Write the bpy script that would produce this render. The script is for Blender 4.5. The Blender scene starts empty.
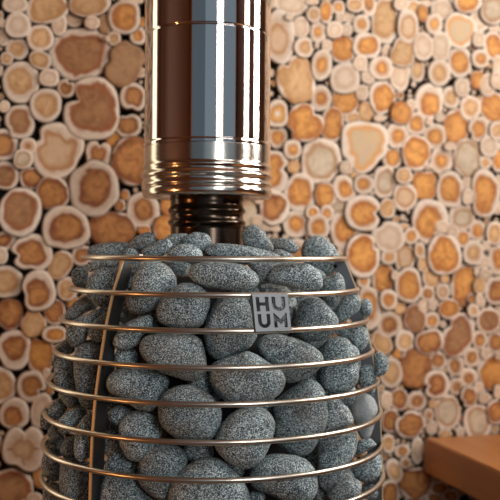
import bpy, bmesh, math, random
from math import sin, cos, tan, pi, radians, sqrt, atan, atan2
from mathutils import Vector, Matrix, noise

scene = bpy.context.scene
COL = scene.collection
R = radians

# ------------------------------------------------------------ camera
F = 895.0                                  # focal length in pixels of the 500 px frame
ROLL = R(0.4)
CX = Vector((cos(ROLL), 0, sin(ROLL)))     # camera right
CU = Vector((-sin(ROLL), 0, cos(ROLL)))    # camera up
CF = Vector((0, 1, 0))
cam_data = bpy.data.cameras.new('camera')
cam = bpy.data.objects.new('camera', cam_data)
COL.objects.link(cam)
m = Matrix((CX, CU, -CF)).transposed().to_4x4()
cam.matrix_world = m
cam_data.sensor_width = 36
cam_data.lens = F / 500 * 36
cam_data.clip_start = 0.02
cam_data.dof.use_dof = True
cam_data.dof.focus_distance = 0.845
cam_data.dof.aperture_fstop = 7.8
scene.camera = cam

# ------------------------------------------------------------ the room's own frame (turned 16 degrees to the camera)
PHI = R(16)
U = Vector((cos(PHI), sin(PHI), 0))
N = Vector((sin(PHI), -cos(PHI), 0))
P0 = Vector((0, 1.5, 0))
def RW(u, n, z): return P0 + U * u + N * n + Vector((0, 0, z))
ROOM = Matrix((U, N, Vector((0, 0, 1)))).transposed().to_4x4()   # columns U, N, z (mirrored handedness is fine for points)
UL, UR, NB, ZF, ZC = -1.9, 1.1, 2.0, -0.95, 1.6

# ------------------------------------------------------------ world and daylight
world = bpy.data.worlds.new('world'); scene.world = world
world.use_nodes = True
world.node_tree.nodes['Background'].inputs[0].default_value = (0.55, 0.7, 0.9, 1)
world.node_tree.nodes['Background'].inputs[1].default_value = 0.1

def daylight(name, centre, facing, w, h, color, radiance):
    """daylight of a window opening: an area light just outside it"""
    l = bpy.data.lights.new(name, 'AREA'); l.shape = 'RECTANGLE'; l.size = w; l.size_y = h
    l.color = color; l.energy = radiance * w * h * pi
    o = bpy.data.objects.new(name, l); COL.objects.link(o)
    z = -facing.normalized(); y = Vector((0, 0, 1)); x = y.cross(z)
    mm = Matrix((x, y, z)).transposed().to_4x4(); mm.translation = centre
    o.matrix_world = mm
    return o
# rear wall: wide frosted glass, a clear bright pane in it
daylight('daylight_rear_left', RW(-1.15, NB + .06, .3), -N, .9, 1.2, (.60, .80, 1), .05)
daylight('daylight_rear_middle', RW(-.43, NB + .06, .3), -N, .54, 1.2, (.62, .82, 1), .20)
daylight('daylight_rear_pane', RW(.04, NB + .06, .42), -N, .3, .95, (.92, .97, 1), 9.0)
daylight('daylight_rear_right', RW(.64, NB + .06, .3), -N, .8, 1.2, (.66, .84, 1), .17)
# added high opening, unseen: lights the stones from the upper front
daylight('added_light_rear_high', RW(.55, NB + .06, 1.25), -N, .9, .4, (.96, .98, 1), 5.5)
# right wall windows
daylight('daylight_right_near', RW(UR + .06, 1.2, .75), -U, .34, 1.0, (1, .96, .90), 13.0)
daylight('daylight_right_far', RW(UR + .06, .58, .75), -U, .34, 1.0, (1, .96, .90), 24.0)
# narrow window at the left end of the log wall
daylight('daylight_left_strip', RW(-1.06, -.1, .3), N, .48, 1.3, (1, .84, .6), 2.0)
# added warm fill low by the left wall, standing in for bounce on the stones
l = bpy.data.lights.new('added_warm_fill', 'POINT'); l.energy = 11.0; l.color = (1, .5, .18); l.shadow_soft_size = .07
o = bpy.data.objects.new('added_warm_fill', l); COL.objects.link(o); o.location = RW(UL + .12, 1.0, -.25)

scene.view_settings.view_transform = 'Standard'
scene.view_settings.look = 'None'
scene.view_settings.exposure = 0.0
scene.view_settings.gamma = 1.0
# Log slices as they sit on the wall. Blocks: "@x0 y0 size" opens a square of the photograph (read on a 500-unit grid);
# rows: cx cy rx ry tilt look heart_share [hx hy] [n<angle>:<depth> ...]
SLICES = """
@0 0 100
75 20 60 42 0 n 0
235 38 105 74 15 t .75
88 125 62 60 0 n 0
200 190 63 65 0 t .6
85 243 55 50 -10 t .5
295 120 36 55 0 n 0
372 85 45 48 0 n 0
460 113 35 32 0 n 0
200 300 55 42 -25 t .7
32 292 30 32 0 t .5
16 185 24 42 0 n 0
10 115 15 22 0 n 0
400 268 145 130 0 b .66
105 410 88 98 0 t .55 -.1 0
245 388 48 42 0 n 0
330 440 43 43 0 d .55 n60:.4
0 345 12 35 0 n 0
4 75 10 22 0 d .5
@70 0 100
98 12 100 68 10 t .7
172 120 30 50 0 w .9
272 85 78 80 0 o .65 0 -.1
220 192 32 35 0 t .45
340 180 37 42 0 o .55
305 3 60 16 0 n 0
362 112 15 24 0 o .7
270 320 88 112 -15 w .93 n165:.25 n60:.15
352 290 24 36 0 w .9
350 362 30 24 0 n 0
182 192 13 15 0 n 0
@70 90 100
110 95 135 152 0 b .70 0 -.05 n150:.45
315 35 62 68 0 d .6 n265:.2
290 178 65 57 0 d .62 n100:.2
215 248 35 44 0 o .85
140 320 66 64 0 d .5 n80:.4 n200:.15
305 358 98 118 0 d .86 n228:.2
@0 90 100
22 82 27 28 0 n 0
228 75 75 80 0 t .6
98 160 73 80 0 b .6 0 0 n215:.2
18 275 67 75 0 d .65
140 280 40 38 0 d .25
115 345 47 47 0 g .62
25 428 66 66 0 b .62
155 440 55 52 0 d .75
288 300 124 136 0 r .62 0 -.1 n150:.25 n52:.2 n335:.1
345 440 32 32 0 d .5
@0 180 100
262 65 80 80 0 d .8
100 160 100 117 0 b .70 -.08 .2
328 242 112 108 0 d .58 n245:.12
160 367 100 88 0 d .62 n190:.3 n265:.2
300 427 55 72 -30 t .8 n160:.15
28 302 52 44 0 d .6 -.4 0
8 378 28 42 0 n 0
410 378 48 50 0 d .6
@70 160 100
120 142 122 133 0 d .6 n120:.12 n315:.1
275 175 22 25 0 o .8
250 228 25 28 0 d .7
365 252 82 82 0 d .52
210 345 112 85 0 d .87
480 345 62 62 0 o .9
488 228 34 48 0 o .85
372 352 33 22 0 o .85
@0 270 100
28 60 82 78 0 t .6 0 .05
192 105 82 97 0 d .58 -.15 -.15 n195:.2
50 222 60 76 0 d .9
165 270 60 64 0 t .85 n140:.15 n35:.1
272 210 52 60 0 d .78
272 322 60 40 0 o .62 .2 0
335 95 50 56 0 t .6
67 400 85 92 0 d .55 0 .15 n215:.15
205 430 65 90 0 o .75 0 .1 n90:.15
365 165 30 36 0 o .7
@0 350 75
12 240 90 116 0 t .62
208 245 92 99 0 d .58 0 .1 n330:.45
95 425 98 96 0 d .52 -.1 -.45
272 402 62 112 -15 n 0
330 270 28 30 0 d .7
310 165 26 42 0 n 0
@0 425 75
158 158 138 148 0 x .45 n88:.3 n245:.2
-5 130 22 50 0 n 0
78 415 145 118 0 b .74 -.15 0 n60:.12
265 345 42 76 0 o .72
230 492 52 36 0 n 0
@265 0 80
165 25 100 72 0 n 0
155 104 26 22 0 n 0
40 18 22 34 0 n 0
92 228 90 165 0 r .5 -.1 -.2
225 170 50 65 0 n 0
305 90 42 48 0 t .35
382 75 38 68 0 o .7 0 .2
460 45 38 42 0 o .42
295 10 40 20 0 n 0
333 200 48 65 0 o .38
435 185 48 52 0 n 0
245 295 58 60 0 t .5 .25 0 n15:.2
325 285 15 18 0 n 0
388 284 30 38 0 n 0
355 405 60 92 -5 o .42
472 110 28 30 0 n 0
488 308 74 84 0 o .76
195 500 112 148 8 t .82 n125:.28 n240:.1
501 488 88 95 0 n 0
@340 0 80
285 130 85 142 0 t .7 -.05 .25
385 22 46 40 0 n 0
460 48 48 50 0 t .6
426 165 60 106 0 r .6
135 150 50 58 0 o .38
55 105 33 38 0 n 0
95 30 50 44 0 t .6
182 32 42 66 0 d .5 0 .3
42 185 36 38 0 n 0
168 285 85 76 -10 o .62 .1 0
295 322 33 40 0 n 0
390 330 72 90 0 t .75 n150:.12
258 425 70 70 0 o .45
128 395 44 48 0 n 0
178 475 42 46 0 n 0
375 475 60 88 0 n 0
485 435 45 75 0 t .5
@420 0 80
90 150 50 62 0 o .38
140 58 68 66 0 n 0
18 80 32 55 0 o .8
300 10 80 68 0 o .7
253 190 98 104 0 q .7
372 128 58 72 0 n 0
462 62 78 86 0 g .8
465 175 35 30 0 n 0
370 245 38 48 0 n 0
460 288 58 92 12 o .62
20 290 60 85 0 n 0
132 292 60 92 0 n 0
250 388 72 92 0 o .62
380 365 52 56 0 o .45
122 455 66 78 0 t .5
488 425 32 85 0 n 0
42 18 40 20 0 n 0
@265 75 80
78 242 64 82 0 p .55
80 388 56 68 0 o .5
250 302 108 116 0 o .78 0 0 n42:.25 n208:.22 n255:.1
350 145 60 78 0 o .46
420 310 70 105 0 o .76 n170:.15
172 465 52 58 0 o .4
352 540 122 140 0 g .66 n318:.12
@240 150 80
190 135 116 130 0 o .66 -.2 0 n8:.3
335 105 38 40 0 t .8
372 265 98 118 0 o .64 0 0 n135:.18
215 360 92 100 0 d .7
350 462 78 82 0 o .5
455 390 42 40 0 o .5
52 402 50 80 0 g .92
105 440 32 34 0 n 0
158 478 46 30 0 n 0
118 318 26 16 0 n 0
224 492 28 20 0 n 0
@340 75 80
35 165 82 84 0 o .72 0 0 n60:.1
138 110 40 48 0 n 0
265 140 78 100 0 o .7
165 230 50 62 0 t .8
80 265 50 38 0 t .6
250 270 38 20 0 n 0
385 238 62 72 0 o .85
445 190 30 40 0 n 0
475 305 60 68 0 o .56
360 380 68 75 0 o .46
152 440 142 150 0 q .7 n85:.1 n265:-.15 n222:.18 n318:.16 n140:-.1 n35:-.1
328 515 58 70 0 o .55
477 484 84 108 0 o .72
@420 75 80
60 162 80 112 0 o .6 .1 -.3
195 140 52 68 0 t .42
265 78 45 58 0 n 0
315 205 62 76 0 t .5
455 205 76 95 0 o .72
228 325 76 110 0 o .78
370 340 62 78 0 o .5 n205:.25
92 385 72 78 0 o .5
482 350 44 58 0 t .5
435 445 55 66 0 n 0
298 520 86 114 0 g .8
135 536 70 76 0 o .42
410 547 36 40 0 o .3
490 522 36 82 0 o .6
60 290 22 26 0 n 0
125 262 28 32 0 n 0
120 200 24 28 0 n 0
188 447 34 26 0 n 0
480 30 36 55 0 n 0
360 30 44 55 0 o .85
425 62 46 72 0 n 0
@315 150 80
195 110 38 42 0 n 0
250 155 30 32 0 t .8
305 215 58 60 0 o .48
183 240 66 80 20 o .55 .15 -.15
65 280 65 75 0 o .82
150 355 40 42 0 g .8
302 392 105 110 0 o .62 0 0 n356:.3 n300:-.06
435 200 66 100 0 g .62
75 395 40 48 0 o .42
455 365 48 58 0 t .7
190 490 92 128 0 o .56 0 0 n305:.25 n150:.1
22 480 66 74 0 o .48
461 545 95 95 0 n 0 n130:.2
@390 150 55
130 235 72 72 0 t .6
136 425 104 122 0 r .66
315 330 108 128 0 o .88 n135:-.1 n45:-.12 n0:.15 n200:.1
345 155 30 26 0 n 0
@420 150 80
190 250 80 112 0 o .62
45 105 22 24 0 n 0
300 210 38 36 0 n 0
300 292 32 50 0 n 0
410 270 88 146 0 o .64 0 0 n192:.2 n40:.1
262 422 82 78 0 g .55
485 370 26 32 0 n 0
492 205 18 50 0 n 0
62 446 105 134 0 o .62 -.1 0 n305:.28
@340 225 80
145 192 100 132 0 o .72 0 0 n32:.25
305 200 46 48 0 o .32
406 205 58 96 0 r .72
445 70 44 50 0 o .42
272 335 70 88 0 o .76
346 315 22 30 0 n 0
150 350 40 42 0 o .42
430 378 80 106 0 o .68
305 468 52 60 0 o .5
182 520 64 135 0 o .5 .1 .2
15 168 30 26 0 n 0
400 8 34 18 0 t .7
@420 225 80
155 185 100 126 0 o .74 0 0 n85:.1
270 85 43 52 0 o .6
335 175 62 74 0 t .5
362 38 52 66 0 o .42
470 52 50 72 0 t .6
205 38 34 40 0 n 0
142 12 42 40 0 n 0
0 160 32 48 0 o .25
415 130 25 30 0 n 0
405 235 34 38 0 n 0
488 215 56 96 0 o .55 .3 0
22 245 32 50 0 t .7
75 325 56 68 0 t .7
275 365 74 112 -15 o .78
158 340 28 25 0 t .8
48 430 42 46 0 d .5
145 418 42 52 0 r .5
365 290 25 34 0 n 0
412 312 36 38 0 g .6
375 382 38 48 0 t .7
478 412 72 82 0 d .6
322 460 24 30 0 d .7
375 468 26 36 0 n 0
265 494 25 16 0 d .8
85 490 30 26 0 n 0
182 525 62 60 0 o .72
@355 300 80
280 50 36 40 0 t .8
215 158 75 82 0 d .5 0 0 n295:.2
378 118 64 86 0 b .78
430 38 34 40 0 n 0
310 152 24 32 0 t .8
482 130 46 52 0 o .45
485 38 25 30 0 n 0
172 262 60 76 20 t .72 n20:.12
312 258 57 66 0 t .55
265 340 24 28 0 o .9
378 430 96 124 0 d .93 n268:.06
225 455 72 88 0 t .55
468 262 86 72 20 d .72
@420 300 80
240 220 92 138 -22 b .72 .05 -.05 n140:.3
335 68 34 40 0 t .4
430 130 72 78 0 b .66
375 250 42 56 0 d .52
472 262 50 66 0 d .65
410 335 28 35 0 n 0
325 360 52 58 0 d .45
222 412 54 60 0 d .5
110 382 54 56 0 d .52
462 452 98 110 20 o .75 .2 0
380 18 30 30 0 n 0
305 490 55 60 0 d .42
105 530 76 86 0 d .6 0 0 n190:.35
490 350 18 26 0 n 0
@375 370 80
152 185 54 66 0 d .7
265 195 58 58 0 d .42
72 190 35 56 0 n 0
362 215 25 28 0 t .8
338 282 30 38 0 d .3
355 360 35 42 0 n 0
452 265 75 108 0 g .72
98 320 56 72 0 d .72
222 345 90 82 25 d .72 0 0 n130:.22 n260:.1 n330:.12
205 245 16 15 0 o .8
85 462 38 58 0 t .6
440 402 42 24 0 t .8
@420 370 80
230 105 45 50 0 d .36
308 168 48 62 0 d .72 .1 .1 n215:.35
370 110 30 35 0 n 0
402 175 34 36 0 n 0
442 190 26 30 0 n 0
362 325 84 106 0 g .72
470 265 50 70 0 d .8 n200:.2
254 388 25 34 0 n 0
488 140 24 42 0 n 0
@375 420 80
172 195 46 42 0 d .45
122 320 46 74 20 t .5
192 270 34 34 0 b .4
258 400 98 96 0 d .86
92 462 58 80 0 d .7
266 190 36 82 0 n 0
400 425 60 42 0 d .6
368 490 48 34 0 d .6
480 478 50 44 0 d .6
"""
# Stones: px centre, px half axes, tilt, layer (0 = against the rings), squareness, flags
STONES = """
113 251 25 8.5 3 1 2.3
100 262 14 11 0 .6 2.3
101 288 15.5 21 0 0 2.4
81 281 9 16 5 .6 2.3
145 244 13 13 35 1.6 2.3
157 249 14.5 10.5 25 .9 2.4
197 243 15.5 11 0 2 2.3
183 258 18 17 -15 .8 2.4
180 241 15 7 0 2 2.2
243 255 38 9 -9 1 2.3
150 286 29 20 58 0 2.4
223 274 35.5 16.5 -6 0 2.7
183 306 26 24 -10 0 2.5
256 238.5 17 12.5 -50 1.2 2.4
265 268 20 14 22 .7 2.3
287 250 17 12 -10 2 2.3
283 258 12 7 -20 1.4 2.3
275 308 22 24 0 1.5 2.3
320 256 20.5 19.5 -15 .2 2.5
297 276 28 18.5 -18 0 2.5
334 290 13 19 10 .7 2.5
348 308 17 12.5 38 0 2.6
366 308 6 9 0 0 2.2
317 318 22.5 22 -10 0 2.6
354 338 17.5 16 -10 0 2.6
339 365 19 28 0 0 2.6
366 374 9 20 -4 0 2.6
381 366 8 13 -5 0 2.3
290 351 38 19 -15 .1 2.5
247 379 38.5 24 -3 0 2.7
229 326 26 34 -8 .1 2.5
173 358 33.5 24 -10 0 2.6
131 333 24 15.5 48 .1 2.5
147 323 11 10 0 2 2.3
126 358 11 10 0 .8 2.3
138 388 32.5 21.5 -3 0 2.6
200 383 12 13 0 2 2.3
191 413 32 28 -10 0 2.5
122 414 14 13 -20 .8 2.4
140 435 21.5 24.5 0 0 2.4
246 437 30 30.5 20 0 2.5
299 420 38 26 60 .1 2.5
337 419 20 22 -30 0 2.5
337 460 20 30 -12 .1 2.6
364 416 13.5 24.5 5 0 2.5 s
366 447 12 11 0 .8 2.4
363 466 19 18 20 0 2.6
344 492 19 15 20 0 2.4
371 490 8 9 0 .8 2.3
284 480 36 25 -8 0 2.6
311 452 6 10 0 2 2.3
210 489 42 31 0 0 2.5
256 498 9 7 0 1.8 2.3
198 452 15 10 0 2 2.3
163 470 24.5 26 -10 0 2.5
121 462 16 15 20 .6 2.4
127 496 27 24 0 0 2.5
113 444 9 13 0 1.6 2.3
80 306 19 11 38 .3 2.4
84 328 23 12.5 48 0 2.5
98 328 18 9.5 62 .8 2.5
66 350 8.5 20 -28 .4 2.4
88 377 14 35 -2 0 2.6
67 382 27 11.5 -74 0 2.4
59 410 10.5 13.5 -15 .2 2.4
74 421 14 13 25 0 2.4
87 437 9 26 -3 0 2.5
46 419 5.5 10 0 0 2.3
56 431 9 8 0 .2 2.4
57 446 10 9 0 1.6 2.3
69 447 10 14 -15 .7 2.4
52 466 9 17 5 0 2.5
76 482 16 28 0 0 2.5
54 494 10 11 0 .5 2.3
186 344 9 9 0 3 2.3
208 394 12 12 0 2.5 2.3
168 400 13 11 0 2.5 2.3
104 345 10 12 0 2.5 2.3
107 385 10 14 0 2.5 2.3
262 405 14 10 0 2.5 2.3
318 398 13 12 0 2.5 2.3
190 296 12 10 0 2.6 2.3
245 294 14 11 0 2.2 2.3
328 440 9 10 0 2.5 2.3
131 263 9 14 0 1.6 2.3
122 303 9 14 0 1.8 2.3
117 334 8 12 0 1.8 2.3
312 379 13 12 0 1.6 2.3
317 462 9 14 0 1.5 2.3
322 494 9 11 0 1.5 2.3
112 428 8 12 0 1.6 2.3
303 338 13 11 0 1.6 2.3
299 301 11 12 0 1.8 2.3
345 395 12 10 0 1.6 2.3
352 360 8 14 0 1.8 2.3
232 470 12 10 0 2 2.3
110 404 8 13 0 1.7 2.3
332 311 10 11 0 1.8 2.3
319 346 10 9 0 1.8 2.3
78 402 9 10 0 1.4 2.3
93 408 8 10 0 1.8 2.3
72 366 8 10 0 1.6 2.3
90 350 8 10 0 1.8 2.3
"""
# outlines of the stones that show clearly: "@x0 y0 size" opens a square of the photograph (500-unit grid); each row is one stone
OUTLINES = """
@100 225 125
175,150 240,145 285,180 308,225 300,255 250,290 235,330 190,352 140,355 108,335 105,290 130,260 125,230 145,185
320,235 370,232 420,260 440,300 430,350 410,400 370,415 300,410 245,395 228,365 230,325 250,295 280,265
165,100 195,85 240,60 275,55 290,80 270,115 225,130 175,125
115,75 150,45 190,28 220,40 222,70 190,90 150,105 120,100
270,100 300,85 340,75 380,85 410,110 405,140 360,160 350,195 325,208 290,185 265,150
330,50 380,30 425,35 447,65 430,100 380,110 340,85
145,375 190,358 215,365 205,405 170,440 150,480 115,497 75,500 52,475 60,440 90,420 100,395
@200 225 125
-50,190 -35,160 20,148 90,150 160,158 210,180 238,215 230,250 190,262 110,258 20,248 -30,225
165,30 190,5 225,0 260,30 280,65 300,95 285,110 225,105 175,75
180,150 250,150 320,150 332,180 310,210 265,230 235,235 220,190
330,150 430,155 475,185 492,220 485,255 450,268 390,255 330,240 280,235 270,210 300,170
225,245 290,235 340,245 380,285 388,330 370,400 300,420 220,400 205,300
90,275 150,270 190,300 215,380 228,445 200,485 120,525 60,540 25,500 15,430 30,370 60,310
@270 225 125
120,310 160,288 195,290 235,330 272,375 270,420 240,450 190,465 130,455 95,420 100,380
125,100 140,60 180,42 215,50 255,85 278,130 275,170 245,200 210,208 170,185 135,145
210,215 250,205 270,185 295,215 300,260 280,300 262,332 230,320 200,270
270,390 265,350 285,300 310,278 350,280 365,310 355,340 320,370 285,392
-20,60 30,52 80,55 120,90 100,115 40,100 -10,90
@100 325 125
165,60 200,40 300,35 380,42 405,60 425,150 420,200 385,228 330,215 240,185 190,150 160,105
28,220 50,185 110,172 220,185 275,210 275,240 240,300 215,345 150,335 90,290 45,275 28,255
235,330 250,280 290,250 350,240 400,255 450,290 488,345 480,400 450,455 350,465 300,445 250,405 235,370
75,410 90,375 130,350 180,342 225,365 245,410 240,470 200,530 160,545 110,530 80,470
35,345 80,320 135,345 120,370 75,405 40,385
@200 325 125
225,80 250,45 310,38 380,55 450,85 490,120 495,150 470,180 420,215 350,232 320,210 280,150 235,115
40,160 90,135 150,120 190,105 240,130 290,165 335,190 342,225 320,275 270,300 180,312 110,308 65,270 40,220
345,270 400,235 450,215 490,250 505,300 512,360 500,410 465,470 440,510 390,520 340,500 300,460 290,430 300,380 290,340 300,310
@200 400 100
80,180 110,120 170,60 240,38 310,40 360,80 378,130 360,190 335,250 300,310 250,340 190,330 120,290 75,240
245,370 270,330 320,285 380,272 470,280 530,300 580,360 590,430 560,500 480,510 400,490 330,460 260,440
-160,470 -130,400 -60,330 0,300 70,290 130,320 190,380 235,440 250,510 230,560 100,600 -60,600 -140,560
@275 325 125
185,110 200,65 245,45 290,55 318,100 330,160 332,220 300,262 250,275 200,262 178,215 180,160
335,150 380,145 398,170 402,240 395,285 350,270 335,230
395,120 420,108 450,130 455,165 440,195 405,210
250,20 330,0 365,15 375,60 350,105 330,105 300,60 240,40
210,300 260,300 300,345 315,390 300,400 250,410 190,440 180,400 205,350
300,320 320,280 365,272 400,300 410,340 398,370 395,400 370,460 340,455 325,400 305,370
@290 400 100
140,195 200,175 330,150 338,200 325,265 290,320 250,400 200,445 160,450 135,400 140,320 135,250
330,235 345,205 400,190 435,225 390,250 330,280
290,350 330,310 430,250 455,270 458,340 430,400 380,415 330,390
185,500 185,470 230,410 290,388 340,400 360,430 350,470 280,530 200,530
@100 400 100
195,330 215,270 260,228 340,222 400,240 435,290 430,340 390,400 365,450 340,500 290,490 220,440 195,400
30,310 60,260 100,235 130,270 190,330 190,370 140,375 60,370 25,350
5,420 20,375 100,365 190,395 250,470 290,520 200,600 50,600 0,520
@35 250 100
258,180 270,140 310,95 360,85 410,110 420,160 400,220 360,290 320,285 270,240 258,210
150,320 200,260 260,225 300,265 320,290 250,310 200,350 155,345
160,400 200,350 280,310 340,285 360,300 310,340 270,400 250,460 215,490 180,470 155,430
270,400 300,350 365,305 380,330 365,400 345,465 290,450 268,425
185,110 210,85 255,80 265,130 260,190 200,180 185,150
265,60 330,50 420,50 415,85 350,85 300,95 275,120 262,90
@35 325 100
200,125 235,95 290,88 335,110 335,200 325,330 310,400 270,432 235,400 210,320 195,220
95,200 120,160 190,180 205,260 225,380 190,415 150,395 120,330 100,280
80,190 100,120 150,70 190,100 200,130 150,160 100,215
@35 400 100
120,100 160,55 230,38 255,60 230,100 190,145 150,175 120,155
225,110 240,85 300,60 300,150 280,260 240,315 205,285 197,220 210,160
125,310 170,290 280,320 285,400 280,520 150,520 125,420
125,250 150,200 205,175 215,230 210,290 150,290
40,270 70,240 110,280 125,330 125,400 80,405 45,370 32,320
65,155 90,125 120,140 145,190 90,200 70,180
65,60 90,10 120,-10 165,20 150,60 120,100 75,90
"""
# the slices everyone can point to; the others are described against them
ANCHORS = [
(80.5,53,'biggest slice left of the flue'),(47,8,'swirl-grained slice at top left'),(124,17,'orange slice near flue top'),
(124,64,'lumpy all-brown slice beside flue'),(92,110,'kidney-shaped brown slice left of flue'),(21,82,'golden-hearted oval slice at left edge'),
(57,150,'big cracked slice left of collar'),(131,162,'rust slice touching left of collar'),(20,212,'grey-brown topped slice at left edge'),
(66,228,'stained slice up-left of cage'),(94,188,'big pear-shaped slice left of collar'),(112,229,'wide rust slice above cage left'),
(33,253,'notched slice left of top ring'),(38,291,'lobed slice left of second ring'),(10,314,'red-brown slice at left edge'),
(13,350,'pale-rimmed slice left of fourth ring'),(31,387,'round slice cracked from its heart'),(24,449,'cross-stained slice at lower left'),
(12,487,'brown slice in bottom left corner'),(143,210,'round slice below left of collar'),
(279.7,36.5,'tall pale slice touching flue'),(296,80,'lobed pale slice right of flue'),(291,4,'blank slice right of flue top'),
(364,147,'squarish slice with pale orange heart'),(321,161,'big grey-hearted slice right of collar'),(305,123,'orange slice split at upper right'),
(275,171,'orange slice touching right of collar'),(299,192,'bean-shaped orange slice above cage'),(274,207,'rust slice below right of collar'),
(363,212,'orange slice split on its right'),(385,182,'upright grey-cored oval slice'),(384,21,'tallest blank slice near top'),
(460,30,'pale-centred slice near top right corner'),(382,97,'oval orange slice above squarish slice'),(456,127,'longest upright orange slice at right'),
(493,108,'round orange slice at right edge'),(467,159,'big blank grey slice at right'),(425,186,'star-shaped orange slice'),
(450,190,'egg-shaped slice right of star-shaped one'),(486,193,'notched orange slice at right edge'),(430,221,'orange slice notched at lower right'),
(389,240,'blank slice with nicked top'),(363,255,'big orange slice touching cage top'),(445,255,'biggest bright orange slice at right'),
(464,283,'leaning oblong orange slice'),(409,285,'orange oval level with badge'),(370,308,'tall narrow slice touching cage'),
(416,319,'brown slice with pale crescent'),(389,325,'dark-hearted slice just below badge level'),(458,335,'kidney-shaped slice at right'),
(430,342,'wide rust slice beside kidney-shaped one'),(416,370,'large all-rust slice above bench'),(437,384,'spiral-grained slice above bench'),
(447,412,'grey-hearted slice just above bench'),(479,421,'dark-ringed slice touching bench'),(494,372,'large slice at lower right edge'),
(411,425,'blotchy lobed slice left of bench'),(416,484,'dark round slice below bench'),(391,421,'round rust slice touching cage'),
(343,49,'large orange slice level with flue seam'),(345,78,'blank grey slice above squarish one'),(416,152,'large rounded-square orange slice'),
(402,53,'streaked pale slice near top right'),(339,229,'pear-shaped orange slice above cage corner'),
]
# ------------------------------------------------------------ helpers
def link(name, mesh, mat=None, parent=None):
    o = bpy.data.objects.new(name, mesh); COL.objects.link(o)
    if mat is not None and not mesh.materials: mesh.materials.append(mat)
    if parent is not None: o.parent = parent
    return o
def from_bm(name, bm, mat, parent=None, smooth=True):
    me = bpy.data.meshes.new(name)
    bmesh.ops.recalc_face_normals(bm, faces=bm.faces[:])
    bm.to_mesh(me); bm.free()
    if smooth: me.polygons.foreach_set('use_smooth', [True] * len(me.polygons))
    return link(name, me, mat, parent)
def empty(name, loc):
    o = bpy.data.objects.new(name, None); COL.objects.link(o); o.location = loc
    o.empty_display_size = .05
    return o
def tag(o, label=None, cat=None, group=None, kind=None):
    if label: o['label'] = label
    if cat: o['category'] = cat
    if group: o['group'] = group
    if kind: o['kind'] = kind
    return o
def ray(px, py):
    """direction through a photograph point, per metre of depth (y)"""
    a, b = (px - 250) / F, (250 - py) / F
    return CF + CX * a + CU * b
def box_bm(bm, x0, x1, y0, y1, z0, z1, M=None, bevel=0):
    v = [Vector((x, y, z)) for x in (x0, x1) for y in (y0, y1) for z in (z0, z1)]
    if M is not None: v = [M(p) for p in v]
    vs = [bm.verts.new(p) for p in v]
    fs = [bm.faces.new([vs[i] for i in f]) for f in ((0,1,3,2),(4,6,7,5),(0,4,5,1),(2,3,7,6),(0,2,6,4),(1,5,7,3))]
    if bevel:
        es = list({e for f in fs for e in f.edges})
        bmesh.ops.bevel(bm, geom=es, offset=bevel, segments=2, affect='EDGES')
def lathe(prof, seg=128, cx=0, cy=0, closed=False, hold=False):
    if hold:       # loops close to every corner keep the shading of the long straight runs true
        q = [prof[0]]
        for (r0, z0), (r1, z1) in zip(prof, prof[1:]):
            L = sqrt((r1-r0)**2 + (z1-z0)**2)
            if L > .004:
                f = .0006/L
                q += [(r0+(r1-r0)*f, z0+(z1-z0)*f), (r1-(r1-r0)*f, z1-(z1-z0)*f)]
            q.append((r1, z1))
        prof = q
    bm = bmesh.new(); rows = []
    for r, z in prof:
        rows.append([bm.verts.new((cx + r*cos(2*pi*i/seg), cy + r*sin(2*pi*i/seg), z)) for i in range(seg)])
    n = len(rows)
    for k in range(n if closed else n-1):
        a, b = rows[k], rows[(k+1) % n]
        for i in range(seg):
            j = (i+1) % seg
            bm.faces.new((a[i], a[j], b[j], b[i]))
    return bm
def ring_bm(rad, z, tube, seg=160, ts=12, off=0):
    return lathe([(rad + tube*cos(2*pi*k/ts+off), z + tube*sin(2*pi*k/ts+off)) for k in range(ts)], seg, 0, 0, True)

# ------------------------------------------------------------ materials
class NT:
    def __init__(s, name):
        s.m = bpy.data.materials.new(name); s.m.use_nodes = True
        s.t = s.m.node_tree; s.n = s.t.nodes; s.b = s.n['Principled BSDF']
    def add(s, typ, **kw):
        nd = s.n.new(typ)
        for k, v in kw.items():
            if k.startswith('_'): setattr(nd, k[1:], v)
            else: nd.inputs[int(k[1:]) if k[0] == 'i' and k[1:].isdigit() else k.replace('_', ' ')].default_value = v
        return nd
    def l(s, a, b): s.t.links.new(a, b)
    def ramp(s, fac, stops, mode='LINEAR'):
        nd = s.n.new('ShaderNodeValToRGB'); cr = nd.color_ramp; cr.interpolation = mode
        while len(cr.elements) < len(stops): cr.elements.new(.5)
        for e, (p, c) in zip(cr.elements, stops):
            e.position = p; e.color = (*c, 1) if len(c) == 3 else c
        s.l(fac, nd.inputs[0]); return nd.outputs[0]
    def mix(s, fac, a, b, mode='MIX'):
        nd = s.n.new('ShaderNodeMix'); nd.data_type = 'RGBA'; nd.blend_type = mode
        for v, k in ((fac, 0), (a, 6), (b, 7)):
            if isinstance(v, (int, float)): nd.inputs[k].default_value = v
            elif isinstance(v, tuple): nd.inputs[k].default_value = (*v, 1)
            else: s.l(v, nd.inputs[k])
        return nd.outputs[2]
    def math(s, op, a, b=0.0, clamp=False):
        nd = s.n.new('ShaderNodeMath'); nd.operation = op; nd.use_clamp = clamp
        for v, k in ((a, 0), (b, 1)):
            if isinstance(v, (int, float)): nd.inputs[k].default_value = v
            else: s.l(v, nd.inputs[k])
        return nd.outputs[0]
    def noise(s, vec, scale, detail=3, rough=.5, dist=0):
        nd = s.add('ShaderNodeTexNoise', Scale=scale, Detail=detail, Roughness=rough, Distortion=dist)
        if vec is not None: s.l(vec, nd.inputs['Vector'])
        return nd.outputs[0]
    def bump(s, h, strength, dist):
        nd = s.add('ShaderNodeBump', Strength=strength, Distance=dist)
        s.l(h, nd.inputs['Height']); s.l(nd.outputs[0], s.b.inputs['Normal'])

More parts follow.
